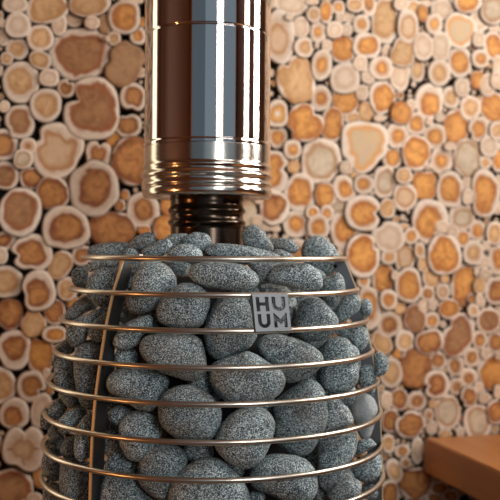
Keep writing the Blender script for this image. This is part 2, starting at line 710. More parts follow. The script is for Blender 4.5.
def steel(name, col, rough, rvar=.05, brushed=0.0, metal=1.0):
    t = NT(name); b = t.b
    b.inputs['Base Color'].default_value = (*col, 1); b.inputs['Metallic'].default_value = metal
    tc = t.add('ShaderNodeTexCoord')
    mp = t.add('ShaderNodeMapping'); mp.inputs['Scale'].default_value = (3, 3, 700)
    t.l(tc.outputs['Object'], mp.inputs[0])
    n1 = t.noise(mp.outputs[0], 1.0, 2); n2 = t.noise(tc.outputs['Object'], 25, 4)
    t.l(t.math('ADD', t.math('MULTIPLY', n2, rvar * 2), rough - rvar), b.inputs['Roughness'])
    if brushed: t.bump(n1, brushed, .0004)
    return t.m
def wood_planks(name, c0, c1, scale=1.0, axis=2, rough=.55, plank=.1, across=0):
    """boards run along `axis`, joints every `plank` metres along `across` (object coordinates)"""
    t = NT(name); tc = t.add('ShaderNodeTexCoord'); sp = t.add('ShaderNodeSeparateXYZ')
    t.l(tc.outputs['Object'], sp.inputs[0])
    q = t.math('DIVIDE', sp.outputs[across], plank)
    idx = t.math('FLOOR', q); fr = t.math('FRACT', q)
    cmb = t.add('ShaderNodeCombineXYZ')
    sc = [38, 38, 38]; sc[axis] = 2.2
    for k in range(3):
        t.l(t.math('ADD', t.math('MULTIPLY', sp.outputs[k], sc[k]), t.math('MULTIPLY', idx, 7.3)), cmb.inputs[k])
    n = t.noise(cmb.outputs[0], 1.0, 5, .6, .6)
    wn = t.add('ShaderNodeTexWhiteNoise', _noise_dimensions='1D'); t.l(idx, wn.inputs['W'])
    f = t.math('ADD', t.math('MULTIPLY', n, .75), t.math('MULTIPLY', wn.outputs[0], .3), True)
    c = t.ramp(f, [(.2, c0), (.8, c1)])
    edge = t.math('LESS_THAN', t.math('ABSOLUTE', t.math('SUBTRACT', fr, .5)), .485)
    c = t.mix(edge, (.03, .014, .007), c)
    t.l(c, t.b.inputs['Base Color']); t.b.inputs['Roughness'].default_value = rough
    t.bump(t.math('ADD', t.math('MULTIPLY', n, .3), edge), .3, .002)
    return t.m
M_plank = wood_planks('stained_planks', (.055, .014, .004), (.15, .045, .012), plank=.12, across=0)
M_ceil = wood_planks('ceiling_boards', (.14, .06, .028), (.26, .12, .055), axis=1, plank=.12, across=0)
M_floor = wood_planks('floor_boards', (.09, .045, .025), (.17, .085, .045), axis=0, plank=.1, across=1)
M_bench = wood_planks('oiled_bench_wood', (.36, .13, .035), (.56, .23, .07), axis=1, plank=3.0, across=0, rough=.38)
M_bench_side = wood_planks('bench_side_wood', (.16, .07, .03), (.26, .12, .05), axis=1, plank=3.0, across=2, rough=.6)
M_frame = wood_planks('window_frame_wood', (.22, .1, .04), (.36, .17, .07), plank=3.0, rough=.5)
M_flue = steel('polished_steel', (.80, .76, .72), .045, .03, .04)
M_collar = steel('worn_polished_steel', (.74, .67, .58), .17, .08, .1)
M_neck = steel('heat_blued_steel', (.08, .055, .04), .2, .08, .1)
M_ring = steel('ring_steel', (.76, .68, .57), .3, .05)
M_plate = steel('dark_brushed_plate', (.17, .175, .18), .42, .08, .1)
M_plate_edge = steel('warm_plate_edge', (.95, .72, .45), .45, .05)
M_badge = steel('badge_steel', (.22, .225, .23), .45, .08, .1)
M_core = steel('black_stove_steel', (.012, .012, .012), .7, .05, 0, 0.0)
M_brass = steel('brass_rivet', (.8, .5, .22), .3, .05)
M_hole = steel('dark_rivet', (.015, .015, .015), .6, .05)

def stone_material(name, smooth=False):
    t = NT(name); tc = t.add('ShaderNodeTexCoord'); oi = t.add('ShaderNodeObjectInfo')
    off = t.add('ShaderNodeVectorMath', _operation='ADD')
    t.l(tc.outputs['Object'], off.inputs[0]); t.l(oi.outputs['Location'], off.inputs[1])
    v = off.outputs[0]
    vo = t.add('ShaderNodeTexVoronoi', Scale=1400.0); t.l(v, vo.inputs['Vector'])
    g = t.add('ShaderNodeSeparateColor'); t.l(vo.outputs['Color'], g.inputs[0])
    n = t.noise(v, 900, 2, .6); nb = t.noise(v, 28, 4, .6)
    f = t.math('ADD', t.math('MULTIPLY', g.outputs[0], .5), t.math('MULTIPLY', n, .5))
    f = t.math('ADD', f, t.math('MULTIPLY', t.math('SUBTRACT', nb, .5), .25))
    if smooth:
        c = t.ramp(f, [(.2, (.26, .29, .30)), (.5, (.40, .42, .42)), (.8, (.55, .57, .55))])
    else:
        c = t.ramp(f, [(.31, (.008, .015, .018)), (.45, (.080, .112, .125)), (.58, (.235, .295, .31)), (.71, (.78, .88, .87))])
    # per stone brightness and rusty patches
    br = t.math('ADD', t.math('MULTIPLY', oi.outputs['Random'], .35), .85)
    cc = t.add('ShaderNodeCombineXYZ')
    for k in range(3): t.l(br, cc.inputs[k])
    c = t.mix(1.0, c, cc.outputs[0], 'MULTIPLY')
    rust = t.math('MULTIPLY', t.ramp(t.noise(v, 16, 3), [(.52, (0, 0, 0)), (.7, (1, 1, 1))]), .45)
    c = t.mix(rust, c, (.16, .105, .062))
    t.l(c, t.b.inputs['Base Color']); t.b.inputs['Roughness'].default_value = .62
    t.bump(t.math('ADD', n, t.math('MULTIPLY', g.outputs[1], .6)), .55, .0009)
    return t.m
M_stone = stone_material('olivine_stone')
M_stone_smooth = stone_material('smooth_stone', True)

SAP = ((.60, .34, .17), (.96, .80, .65))
HEART = {'n': ((.74, .52, .35), (.92, .74, .57)), 't': ((.52, .25, .08), (.84, .52, .26)),
         'o': ((.46, .13, .02), (.90, .42, .10)), 'd': ((.24, .06, .012), (.68, .30, .085)),
         'b': ((.26, .10, .035), (.54, .27, .11)), 'g': ((.52, .37, .22), (.76, .61, .44)),
         'q': ((.60, .48, .36), (.74, .5, .26)), 'r': ((.68, .42, .22), (.80, .55, .34)),
         'p': ((.70, .30, .07), (.88, .48, .16)), 'w': ((.38, .18, .075), (.58, .33, .16)),
         'x': ((.58, .35, .19), (.74, .48, .28))}
RIM = {'n': (.66, .42, .25), 't': (.62, .30, .12), 'o': (.50, .17, .035), 'd': (.26, .07, .02), 'b': (.42, .13, .04),
       'g': (.48, .22, .09), 'q': (.80, .36, .09), 'r': (.55, .24, .09), 'p': (.5, .2, .05), 'w': (.34, .17, .08), 'x': (.40, .14, .05)}
def wood_face(code):
    t = NT('log_end_' + {'n': 'plain', 't': 'tan', 'o': 'orange', 'd': 'rust', 'b': 'brown', 'g': 'grey', 'q': 'mixed',
                         'r': 'ringed', 'p': 'pith', 'w': 'all_brown', 'x': 'cross'}[code])
    aq = t.add('ShaderNodeAttribute', _attribute_name='heart'); ar = t.add('ShaderNodeAttribute', _attribute_name='growth')
    tc = t.add('ShaderNodeTexCoord'); oi = t.add('ShaderNodeObjectInfo')
    off = t.add('ShaderNodeVectorMath', _operation='ADD')
    t.l(tc.outputs['Object'], off.inputs[0]); t.l(oi.outputs['Location'], off.inputs[1]); v = off.outputs[0]
    nl = t.noise(v, 30, 2, .5, .3); nf = t.noise(v, 500, 3, .6); nm = t.noise(v, 160, 3, .6)
    q = t.math('ADD', t.math('MULTIPLY', aq.outputs['Fac'], .93), t.math('MULTIPLY', t.math('SUBTRACT', nl, .5), .85))
    rings = t.add('ShaderNodeTexWave', _wave_type='BANDS', _bands_direction='X', Scale=1.0, Distortion=.0)
    cm = t.add('ShaderNodeCombineXYZ')
    t.l(t.math('ADD', t.math('MULTIPLY', ar.outputs['Fac'], 34), t.math('MULTIPLY', nl, 2.0)), cm.inputs[0])
    t.l(cm.outputs[0], rings.inputs['Vector'])
    w = t.math('ADD', t.math('MULTIPLY', rings.outputs[1], .35), t.math('MULTIPLY', nm, .65))
    # sapwood: warm next to the heart, pale outside, with swirls
    sw = t.math('ADD', t.math('MULTIPLY', w, .45), t.math('MULTIPLY', t.math('POWER', ar.outputs['Fac'], 2.0), .5))
    sw = t.math('ADD', sw, t.math('MULTIPLY', t.math('SUBTRACT', nl, .5), .35))
    sap = t.ramp(sw, [(.3, SAP[0]), (.68, SAP[1])])
    a, b = HEART[code]
    # broad patches in the heartwood
    nh = t.noise(v, 45, 4, .65, 1.2)
    w2 = t.math('ADD', t.math('MULTIPLY', w, .35), t.math('MULTIPLY', nh, .65))
    hrt = t.ramp(t.math('SUBTRACT', w2, t.math('MULTIPLY', t.math('POWER', q, 3.0), .15)), [(.32, a), (.56, b)])
    if code == 'p':
        hrt = t.mix(t.ramp(aq.outputs['Fac'], [(.3, (1, 1, 1)), (.42, (0, 0, 0))]), hrt, (.9, .8, .68))
    if code == 'x':
        sp = t.add('ShaderNodeSeparateXYZ'); t.l(tc.outputs['Object'], sp.inputs[0])
        wob = t.math('MULTIPLY', t.math('SUBTRACT', nl, .5), .014)
        cx = t.math('LESS_THAN', t.math('ABSOLUTE', t.math('ADD', sp.outputs[0], wob)), .0012)
        cz = t.math('LESS_THAN', t.math('ABSOLUTE', t.math('ADD', sp.outputs[2], wob)), .0016)
        inside = t.math('LESS_THAN', aq.outputs['Fac'], 1.7)
        hrt = t.mix(1.0, hrt, hrt)
        sap = t.mix(t.math('MULTIPLY', t.math('MAXIMUM', cx, cz), t.math('MULTIPLY', inside, .75)), sap, (.36, .12, .04))
    # heart / rim / sapwood
    inner = t.ramp(q, [(.70, (1, 1, 1)), (.94, (0, 0, 0))])
    outer = t.ramp(t.math('MULTIPLY', q, .5), [(.50, (1, 1, 1)), (.56, (0, 0, 0))])
    rimw = {'n': .12, 't': .5, 'o': .55, 'd': .55, 'b': .75, 'g': .7, 'q': .85, 'r': .85, 'p': .6, 'w': .3, 'x': .35}[code]
    c = t.mix(t.math('MULTIPLY', t.math('SUBTRACT', 1.0, inner), rimw), hrt, RIM[code])
    fo = outer if code != 'n' else t.math('MULTIPLY', outer, .8)
    c = t.mix(fo, sap, c)
    # each slice its own shade of wood, edge darkened by the cambium line
    sh = t.math('ADD', t.math('MULTIPLY', oi.outputs['Random'], .22), .84)
    cc = t.add('ShaderNodeCombineXYZ')
    for k in range(3): t.l(sh, cc.inputs[k])
    c = t.mix(1.0, c, cc.outputs[0], 'MULTIPLY')
    c = t.mix(t.math('MULTIPLY', t.ramp(nf, [(.5, (0, 0, 0)), (.75, (1, 1, 1))]), .16), c, (.42, .26, .15))
    edge = t.ramp(ar.outputs['Fac'], [(.955, (0, 0, 0)), (.99, (1, 1, 1))])
    c = t.mix(t.math('MULTIPLY', edge, .6), c, (.3, .16, .08))
    t.l(c, t.b.inputs['Base Color']); t.b.inputs['Roughness'].default_value = .72
    t.bump(t.math('ADD', nf, w), .25, .0008)
    return t.m
M_wood = {k: wood_face(k) for k in HEART}
def bark_material():
    t = NT('bark'); tc = t.add('ShaderNodeTexCoord')
    n = t.noise(tc.outputs['Object'], 180, 4, .7)
    t.l(t.ramp(n, [(.3, (.028, .016, .01)), (.7, (.12, .065, .035))]), t.b.inputs['Base Color'])
    t.b.inputs['Roughness'].default_value = .9; t.bump(n, .6, .002)
    return t.m
M_bark = bark_material()
def plain(name, col, rough=.8):
    t = NT(name); tc = t.add('ShaderNodeTexCoord'); n = t.noise(tc.outputs['Object'], 30, 4)
    t.l(t.ramp(n, [(.3, tuple(c*.8 for c in col)), (.7, tuple(c*1.2 for c in col))]), t.b.inputs['Base Color'])
    t.b.inputs['Roughness'].default_value = rough
    return t.m
M_backing = plain('dark_backing_board', (.018, .013, .012), .9)
M_glass_gap = plain('concrete', (.3, .3, .3))

# ------------------------------------------------------------ room shell (built in the room's frame)
ROOM_LOC = P0.copy()
def room_box(name, u0, u1, n0, n1, z0, z1, mat, kind='structure', bevel=0, parent=None):
    bm = bmesh.new(); box_bm(bm, u0, u1, -n1, -n0, z0, z1, None, bevel)
    o = from_bm(name, bm, mat, parent, False)
    if parent is None:
        o.location = P0; o.rotation_euler = (0, 0, PHI)
        if kind: o['kind'] = kind
    return o
def room_boxes(name, boxes, mat, kind='structure'):
    bm = bmesh.new()
    for (u0, u1, n0, n1, z0, z1) in boxes: box_bm(bm, u0, u1, -n1, -n0, z0, z1)
    o = from_bm(name, bm, mat, None, False); o.location = P0; o.rotation_euler = (0, 0, PHI); o['kind'] = kind
    return o
WT = .05
room_box('floor', UL-WT, UR+WT, -.08, NB+WT, ZF-WT, ZF, M_floor)
room_box('ceiling', UL-WT, UR+WT, -.08, NB+WT, ZC, ZC+WT, M_ceil)
# log wall: dark backing board; beyond its left end a tall narrow window
room_box('wall_back', -.8, UR+WT, -.07, -.022, ZF, ZC, M_backing)
room_boxes('wall_back_left', [(UL-WT, -1.32, -.07, -.022, ZF, ZC), (-1.32, -.8, -.07, -.022, ZF, -.35), (-1.32, -.8, -.07, -.022, .95, ZC)], M_plank)
room_box('wall_left', UL-WT, UL, -.022, NB, ZF, ZC, M_plank)
# rear wall with the wide frosted window
room_boxes('wall_rear', [(UL, -1.6, NB, NB+WT, ZF, ZC), (1.04, UR+WT, NB, NB+WT, ZF, ZC), (-1.6, 1.04, NB, NB+WT, ZF, -.3), (-1.6, 1.04, NB, NB+WT, .9, 1.03), (-1.6, .1, NB, NB+WT, 1.03, ZC), (1.02, 1.04, NB, NB+WT, 1.03, ZC), (.1, 1.02, NB, NB+WT, 1.47, ZC)], M_plank)
room_boxes('wall_right', [(UR, UR+WT, -.022, .41, ZF, ZC), (UR, UR+WT, 1.37, NB, ZF, ZC), (UR, UR+WT, .41, 1.37, ZF, .25), (UR, UR+WT, .41, 1.37, 1.25, ZC), (UR, UR+WT, .75, 1.03, .25, 1.25)], M_plank)
def window_frame(name, boxes):
    return room_boxes(name, boxes, M_frame)
window_frame('window_1', [(-.15, -.11, NB-.02, NB+.03, -.3, .9), (.19, .23, NB-.02, NB+.03, -.3, .9), (-1.6, -1.56, NB-.02, NB+.03, -.3, .9), (1.0, 1.04, NB-.02, NB+.03, -.3, .9)])
window_frame('window_2', [(UR-.02, UR+.03, 1.03, 1.06, .25, 1.25), (UR-.02, UR+.03, 1.34, 1.37, .25, 1.25), (UR-.02, UR+.03, 1.06, 1.34, .25, .28), (UR-.02, UR+.03, 1.06, 1.34, 1.22, 1.25)])
window_frame('window_3', [(UR-.02, UR+.03, .41, .44, .25, 1.25), (UR-.02, UR+.03, .72, .75, .25, 1.25), (UR-.02, UR+.03, .44, .72, .25, .28), (UR-.02, UR+.03, .44, .72, 1.22, 1.25)])

window_frame('added_high_window', [(.1, .13, NB-.02, NB+.03, 1.03, 1.47), (.99, 1.02, NB-.02, NB+.03, 1.03, 1.47), (.54, .57, NB-.02, NB+.03, 1.03, 1.47)])  # frame of the added high opening that lights the stones

# ------------------------------------------------------------ log slices
def wall_point(px, py, n=0.0):
    d = ray(px, py); p = P0 + N * n
    return d * (p.dot(N) / d.dot(N))
def parse_slices():
    out = []; ox = oy = 0; s = 1
    for ln in SLICES.strip().splitlines():
        if ln[0] == '@':
            ox, oy, size = [float(v) for v in ln[1:].split()]; s = size / 500; continue
        p = ln.split(); nt = [tuple(float(x) for x in w[1:].split(':')) for w in p if w[0] == 'n' and len(w) > 1]
        p = [w for w in p if not (w[0] == 'n' and len(w) > 1)]
        cx, cy, rx, ry, ang = [float(v) for v in p[:5]]
        hx, hy = (float(p[7]), float(p[8])) if len(p) > 8 else (0, 0)
        out.append(dict(x=ox+cx*s, y=oy+cy*s, rx=rx*s*1.045+.25, ry=ry*s*1.045+.25, a=ang, code=p[5], f=float(p[6]), hx=hx, hy=hy, nt=nt))
    return out
slices = parse_slices()

def outline(s, n, rnd):
    """closed outline of a slice in photograph points"""
    k = [(rnd.uniform(-1, 1), rnd.uniform(0, 2*pi)) for _ in range(6)]
    big = min(1, max(s['rx'], s['ry']) / 16)
    pts = []
    ca, sa = cos(R(s['a'])), sin(R(s['a']))
    for i in range(n):
        t = 2*pi*i/n
        r = 1.0 + big * (.045*k[0][0]*cos(2*t+k[0][1]) + .045*k[1][0]*cos(3*t+k[1][1]) + .03*k[2][0]*cos(4*t+k[2][1]) + .016*k[3][0]*cos(6*t+k[3][1])) + .008*k[4][0]*cos(9*t+k[4][1])
        e = 2.25
        c, sn = cos(t), sin(t)
        r *= (abs(c)**e + abs(sn)**e) ** (-1/e)
        for (na, nd) in s['nt']:
            d = (math.degrees(t) + s['a'] - na + 180) % 360 - 180
            wd = 13 if nd > .2 else 20
            r *= 1 - nd * math.exp(-(d/wd)**2)
        X, Y = s['rx']*r*c, s['ry']*r*sn
        pts.append((s['x'] + X*ca - Y*sa, s['y'] - (X*sa + Y*ca)))
    return pts

def build_slice(s, rnd, idx, seg=44, rad=11):
    """log_slice: the sawn face with its heartwood, and the bark band round it as a part"""
    out = outline(s, seg, rnd)
    prot = rnd.uniform(-.002, .006); tilt = (rnd.uniform(-.02, .02), rnd.uniform(-.02, .02))
    c = wall_point(s['x'], s['y'], prot)
    size = (wall_point(s['x']+s['rx'], s['y'], prot) - c).length
    W3 = [wall_point(x, y, prot) - c for x, y in out]
    hx, hy = s['hx']*s['rx'], -s['hy']*s['ry']
    code = s['code']; f = s['f']
    if code == 'n' or f == 0: f = .5
    me = bpy.data.meshes.new('log_slice')
    verts = []; heart = []; growth = []
    hc = wall_point(s['x']+hx, s['y']+hy, prot) - c
    def put(P, h, g):
        dn = P.dot(U)*tilt[0] + P.z*tilt[1]
        verts.append(P + N*dn); heart.append(h); growth.append(g)
    put(hc, 0.0, 0.0)
    radii = [((k+1)/rad)**.9 for k in range(rad)]
    for g in radii:
        for i in range(seg):
            P = hc.lerp(W3[i], g)
            # smoother rings towards the heart: blend with a round outline
            if g > .985:
                put(W3[i] - N*.0012, g/f, 1.0)
            else:
                put(P, g/f, g)
    for i in range(seg): put(W3[i]*.997 - N*(.02+prot), 1/f, 1.0)
    # slightly inset ring so that the arris is rounded
    faces = [(0, 1+i, 1+(i+1) % seg) for i in range(seg)]
    for k in range(rad):
        a = 1+k*seg; b = a+seg
        for i in range(seg):
            j = (i+1) % seg
            faces.append((a+i, b+i, b+j, a+j))
    me.from_pydata([tuple(v) for v in verts], [], faces)
    at = me.attributes.new('heart', 'FLOAT', 'POINT'); at.data.foreach_set('value', heart)
    at = me.attributes.new('growth', 'FLOAT', 'POINT'); at.data.foreach_set('value', growth)
    me.polygons.foreach_set('use_smooth', [k < (rad-1)*seg for k in range(len(faces))])
    bm = bmesh.new(); bm.from_mesh(me); bmesh.ops.recalc_face_normals(bm, faces=bm.faces[:])
    if sum((f_.normal.dot(N) for f_ in bm.faces[:] if f_.index < seg)) < 0:
        bmesh.ops.reverse_faces(bm, faces=bm.faces[:])
    bm.to_mesh(me); bm.free()
    o = link('log_slice', me, M_wood[code]); o.location = c
    # bark: a thin uneven band
    t = min(.0016, size*.07)
    bv = []; ns = seg
    for i in range(ns):
        P = W3[i]; d = P.normalized()
        nn = rnd.uniform(.5, 1.2)
        bv += [P*.995 - N*.0016, P + d*t*nn - N*.003, P + d*t*nn - N*(.02+prot)]
    bf = []
    for i in range(ns):
        j = (i+1) % ns
        bf += [(3*i, 3*j, 3*j+1, 3*i+1), (3*i+1, 3*j+1, 3*j+2, 3*i+2)]
    bme = bpy.data.meshes.new('bark'); bme.from_pydata([tuple(v) for v in bv], [], bf)
    b = link('bark', bme, M_bark, o)
    return o

rs = random.Random(5)
def hidden(s):
    """share of a slice off the photograph's frame, or behind the flue or the cage"""
    n = 0
    for i in range(60):
        a = rs.uniform(0, 2*pi); r = sqrt(rs.random())
        x, y = s['x'] + s['rx']*r*cos(a), s['y'] + s['ry']*r*sin(a)
        if not (0 <= x <= 500 and 0 <= y <= 500): n += 1
        elif 144 < x < 270 and y < 195: n += 1
        elif 172 < x < 242 and y < 240: n += 1
        elif abs(x-215) < cage_hw(y): n += 1
    return n/60
def cage_hw(y):
    T = [(232, 60), (245, 118), (256, 132), (290, 145), (320, 155), (350, 161), (380, 167), (410, 170), (440, 171), (600, 173)]
    if y < 232: return -1
    for (a, b), (c_, d) in zip(T, T[1:]):
        if y < c_: return b + (d-b)*(y-a)/(c_-a)
    return 173
for s in slices:
    s['area'] = s['rx']*s['ry']; s['vis'] = s['area']*(1-hidden(s))
order = sorted(slices, key=lambda s: -s['vis'])
N_THINGS = 296
things = [s for s in order[:N_THINGS] if s['vis'] > 2.0]
rest = [s for s in order if s not in things]
# ---- labels: look + place against an anchor slice or landmark
ANCH = []      # filled from ANCHORS: (px, py, phrase)
LOOK = {'n': 'plain pale', 't': 'tan-hearted', 'o': 'orange-hearted', 'd': 'rust-hearted', 'b': 'brown-hearted', 'g': 'grey-hearted',
        'q': 'pale-centred orange-ringed', 'r': 'dark-ringed', 'p': 'white-pithed orange', 'w': 'evenly brown', 'x': 'cross-stained'}
def size_word(s):
    r = sqrt(s['area'])
    return 'tiny' if r < 5.2 else 'small' if r < 7.6 else 'medium' if r < 11.5 else 'large'
def shape_word(s):
    q = s['ry']/s['rx']
    if any(d > .2 for _, d in s['nt']): return 'notched'
    if q > 1.35: return 'tall'
    if q < .75: return 'wide'
    return 'round' if .9 < q < 1.15 else 'oval'
def direction(dx, dy):
    a = math.degrees(atan2(-dy, dx)) % 360
    return ['right of', 'up-right of', 'above', 'up-left of', 'left of', 'down-left of', 'below', 'down-right of'][int((a+22.5)//45) % 8]
for s in slices: s['anchor'] = None
for ax, ay, ph in ANCHORS:
    s = min(slices, key=lambda q: (q['x']-ax)**2 + (q['y']-ay)**2)
    s['anchor'] = ph
for s in things: s['obj'] = None
labels = {}
alist = [s for s in slices if s['anchor']]
for s in things:
    if s['anchor']: s['label'] = 'the ' + s['anchor']; continue
    opts = sorted(alist, key=lambda q: (q['x']-s['x'])**2 + (q['y']-s['y'])**2)
    a = opts[0]
    s['key'] = (size_word(s), shape_word(s), LOOK[s['code']], direction(s['x']-a['x'], s['y']-a['y']), a['anchor'])
    s['dist'] = (a['x']-s['x'])**2 + (a['y']-s['y'])**2
    labels.setdefault(s['key'], []).append(s)
for k, g in labels.items():
    g.sort(key=lambda q: q['dist'])
    for i, s in enumerate(g):
        rank = '' if len(g) == 1 else ['nearest ', 'second nearest ', 'third nearest ', 'fourth nearest ', 'fifth nearest '][i]
        s['label'] = '%s%s %s %s slice %s the %s' % (rank, k[0], k[1], k[2], k[3], k[4])
for i, s in enumerate(things):
    rnd = random.Random(1000 + int(s['x']*7) + int(s['y']*131))
    big = sqrt(s['area']) > 10
    o = build_slice(s, rnd, i, 56 if big else 36, 12 if big else 8)
    tag(o, s['label'], 'log slice', 'log slices covering the wall')

# the rest of the wall's slices (hundreds beyond the frame and behind the stove, and the least gaps): one object
placed = [(s['x'], s['y'], s['rx'], s['ry']) for s in slices]
class Packer:
    def __init__(s): s.cells = {}; s.items = []
    def add(s, u, z, r):
        i = len(s.items); s.items.append((u, z, r)); s.cells.setdefault((int(u//.06), int(z//.06)), []).append(i)
    def room(s, u, z, rmax):
        best = rmax; cu, cz = int(u//.06), int(z//.06)
        for i in range(cu-2, cu+3):
            for j in range(cz-2, cz+3):
                for k in s.cells.get((i, j), ()):
                    a, b, r = s.items[k]
                    best = min(best, sqrt((a-u)**2 + (b-z)**2) - r)
                    if best <= 0: return best
        return best
pk = Packer()
for s in slices:
    # cover each traced slice with small discs so that the filler keeps clear of it
    c = wall_point(s['x'], s['y']); e = 1.5 / F
    ru = s['rx']*e*1.03; rz = s['ry']*e
    m_ = min(ru, rz); k = max(1, int(math.ceil(2*(max(ru, rz)-m_)/(m_*.5)))+1) if max(ru, rz) > m_*1.08 else 1
    ca, sa = cos(R(s['a'])), sin(R(s['a']))
    for q in range(k):
        t = 0 if k == 1 else (-1 + 2*q/(k-1)) * (max(ru, rz)-m_)
        du, dz = (t*ca, t*sa) if ru > rz else (-t*sa, t*ca)
        rel = c - P0
        pk.add(rel.dot(U)+du, c.z+dz, m_)
fb = random.Random(77)
fill = []
def inview(u, z):
    p = RW(u, 0, z); x = 250 + F*p.dot(CX)/p.y; y = 250 - F*p.dot(CU)/p.y
    return x, y
for rmax, rmin, tries in ((.042, .024, 9000), (.026, .013, 26000), (.013, .0055, 42000), (.007, .0028, 26000)):
    for _ in range(tries):
        u = fb.uniform(-.77, UR-.02); z = fb.uniform(ZF+.01, ZC-.01)
        if rmax < .01: u = fb.uniform(-.45, .55); z = fb.uniform(-.5, .5)
        x, y = inview(u, z)
        vis = -6 < x < 506 and -6 < y < 506 and not (150 < x < 262 and y < 190) and not abs(x-215) < cage_hw(y)-8
        if vis and rmax > .01 and rmin > .012: continue
        want = min(rmax, fb.uniform(rmin*1.2, rmax))
        r = pk.room(u, z, want) - .0006
        if r >= rmin:
            pk.add(u, z, r); fill.append((u, z, r, vis))
def fill_mesh():
    V = []; Fc = []; H = []; G = []; MI = []
    codes = ['n', 'o', 't', 'd']
    for (u, z, r, vis) in fill:
        seg = 20 if r > .012 else 12
        base = len(V); n0 = fb.uniform(-.004, .002); k1, k2 = fb.uniform(0, 6.3), fb.uniform(0, 6.3); am = fb.uniform(0, .08)
        f = fb.uniform(.4, .75); ci = fb.choice([0, 0, 1, 1, 2, 3]) if r > .006 else fb.choice([0, 0, 2])
        stt = [(0.0, n0), (.35, n0), (.7, n0), (.93, n0), (1.0, n0-.0012), (1.0, -.02)]
        for q, n in stt:
            if q == 0: V.append(RW(u, n, z)); H.append(0.); G.append(0.); continue
            for i in range(seg):
                t = 2*pi*i/seg; rr = r*q*(.96 + am*cos(2*t+k1)*.5 + am*.4*cos(3*t+k2))
                V.append(RW(u+rr*cos(t), n, z+rr*sin(t))); H.append(q/f); G.append(q)
        for i in range(seg): Fc.append((base, base+1+i, base+1+(i+1) % seg)); MI.append(ci)
        for k in range(len(stt)-2):
            a = base+1+k*seg; b = a+seg
            for i in range(seg):
                j = (i+1) % seg; Fc.append((a+i, b+i, b+j, a+j)); MI.append(4 if k == len(stt)-3 else ci)
    me = bpy.data.meshes.new('log_slices')
    me.from_pydata([tuple(v) for v in V], [], Fc)
    for c_ in codes: me.materials.append(M_wood[c_])
    me.materials.append(M_bark)
    me.polygons.foreach_set('material_index', MI)
    me.attributes.new('heart', 'FLOAT', 'POINT').data.foreach_set('value', H)
    me.attributes.new('growth', 'FLOAT', 'POINT').data.foreach_set('value', G)
    return link('log_slices', me)
for s in rest:
    pass
lo = fill_mesh()
# traced slices too small or too hidden to stand alone join the same mass
if rest:
    bmj = bmesh.new(); bmj.from_mesh(lo.data)
    for s in rest:
        rnd = random.Random(int(s['x']*7)); o = build_slice(s, rnd, 0, 16, 4)
        mi = {'n': 0, 'o': 1, 't': 2, 'd': 3}.get(s['code'], 2)
        for p in o.data.polygons: p.material_index = mi
        o.data.transform(Matrix.Translation(o.location)); bmj.from_mesh(o.data)
        for ch in list(o.children): bpy.data.objects.remove(ch)
        bpy.data.objects.remove(o)
    # the materials of the joined faces were set above by index
    bmj.to_mesh(lo.data); bmj.free()
tag(lo, 'the innumerable smallest and outlying log slices filling gaps across the wall', 'log slices', None, 'stuff')
print('SLICES', len(slices), 'things', len(things), 'rest', len(rest), 'fill', len(fill), 'in view', sum(1 for f in fill if f[3]))

# ------------------------------------------------------------ bench
bn = empty('sauna_bench', RW(0, 0, ZF))
bn.rotation_euler = (0, 0, PHI)
tag(bn, 'orange-brown wooden sauna bench jutting from the log wall at lower right', 'bench')
bc = wall_point(421.5, 437.0); rel = bc - P0
u0, zt = rel.dot(U), bc.z
def bench_part(name, a, b, c, d, e, f, mat, bev=.002):
    bm = bmesh.new(); box_bm(bm, a, b, -d, -c, e-ZF, f-ZF, None, bev)
    return from_bm(name, bm, mat, bn, False)
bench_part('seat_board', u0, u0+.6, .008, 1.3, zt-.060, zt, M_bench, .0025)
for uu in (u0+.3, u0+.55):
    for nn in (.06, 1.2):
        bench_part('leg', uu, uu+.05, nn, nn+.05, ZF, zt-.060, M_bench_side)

# ------------------------------------------------------------ stove: cage with rings, plates, badge; flue; stones
D = 1.03
AX = Vector(((215.0-250)/F*D, D, 0))
def rad_of(hw): return D*sin(atan(hw/F))
TUBE = .0028
RING_Y = [259.3, 295.5, 331.5, 368.5, 405, 443, 481, 519, 557, 596]
RING_HW = [133, 146, 155, 161.5, 167, 170.5, 172, 173.2, 173.5, 173]
RINGS = []
for y, hw in zip(RING_Y, RING_HW):
    r = rad_of(hw) - TUBE
    RINGS.append((r, -(y-250)/F*(D-r)))
def cage_r(z):
    if z > RINGS[0][1]:
        return max(.06, RINGS[0][0] - .004 - (z-RINGS[0][1])*1.6)
    for (r0, z0), (r1, z1) in zip(RINGS, RINGS[1:]):
        if z >= z1: return r0 + (r1-r0)*(z0-z)/(z0-z1)
    return RINGS[-1][0]
ZB = RINGS[-1][1] - .05
stove = empty('sauna_stove', (AX.x, AX.y, ZF)); H0 = -ZF
tag(stove, 'round sauna stove cage of thin steel rings packed with grey stones', 'sauna stove')
for r, z in RINGS:
    from_bm('ring', ring_bm(r, z+H0, TUBE), M_ring, stove)
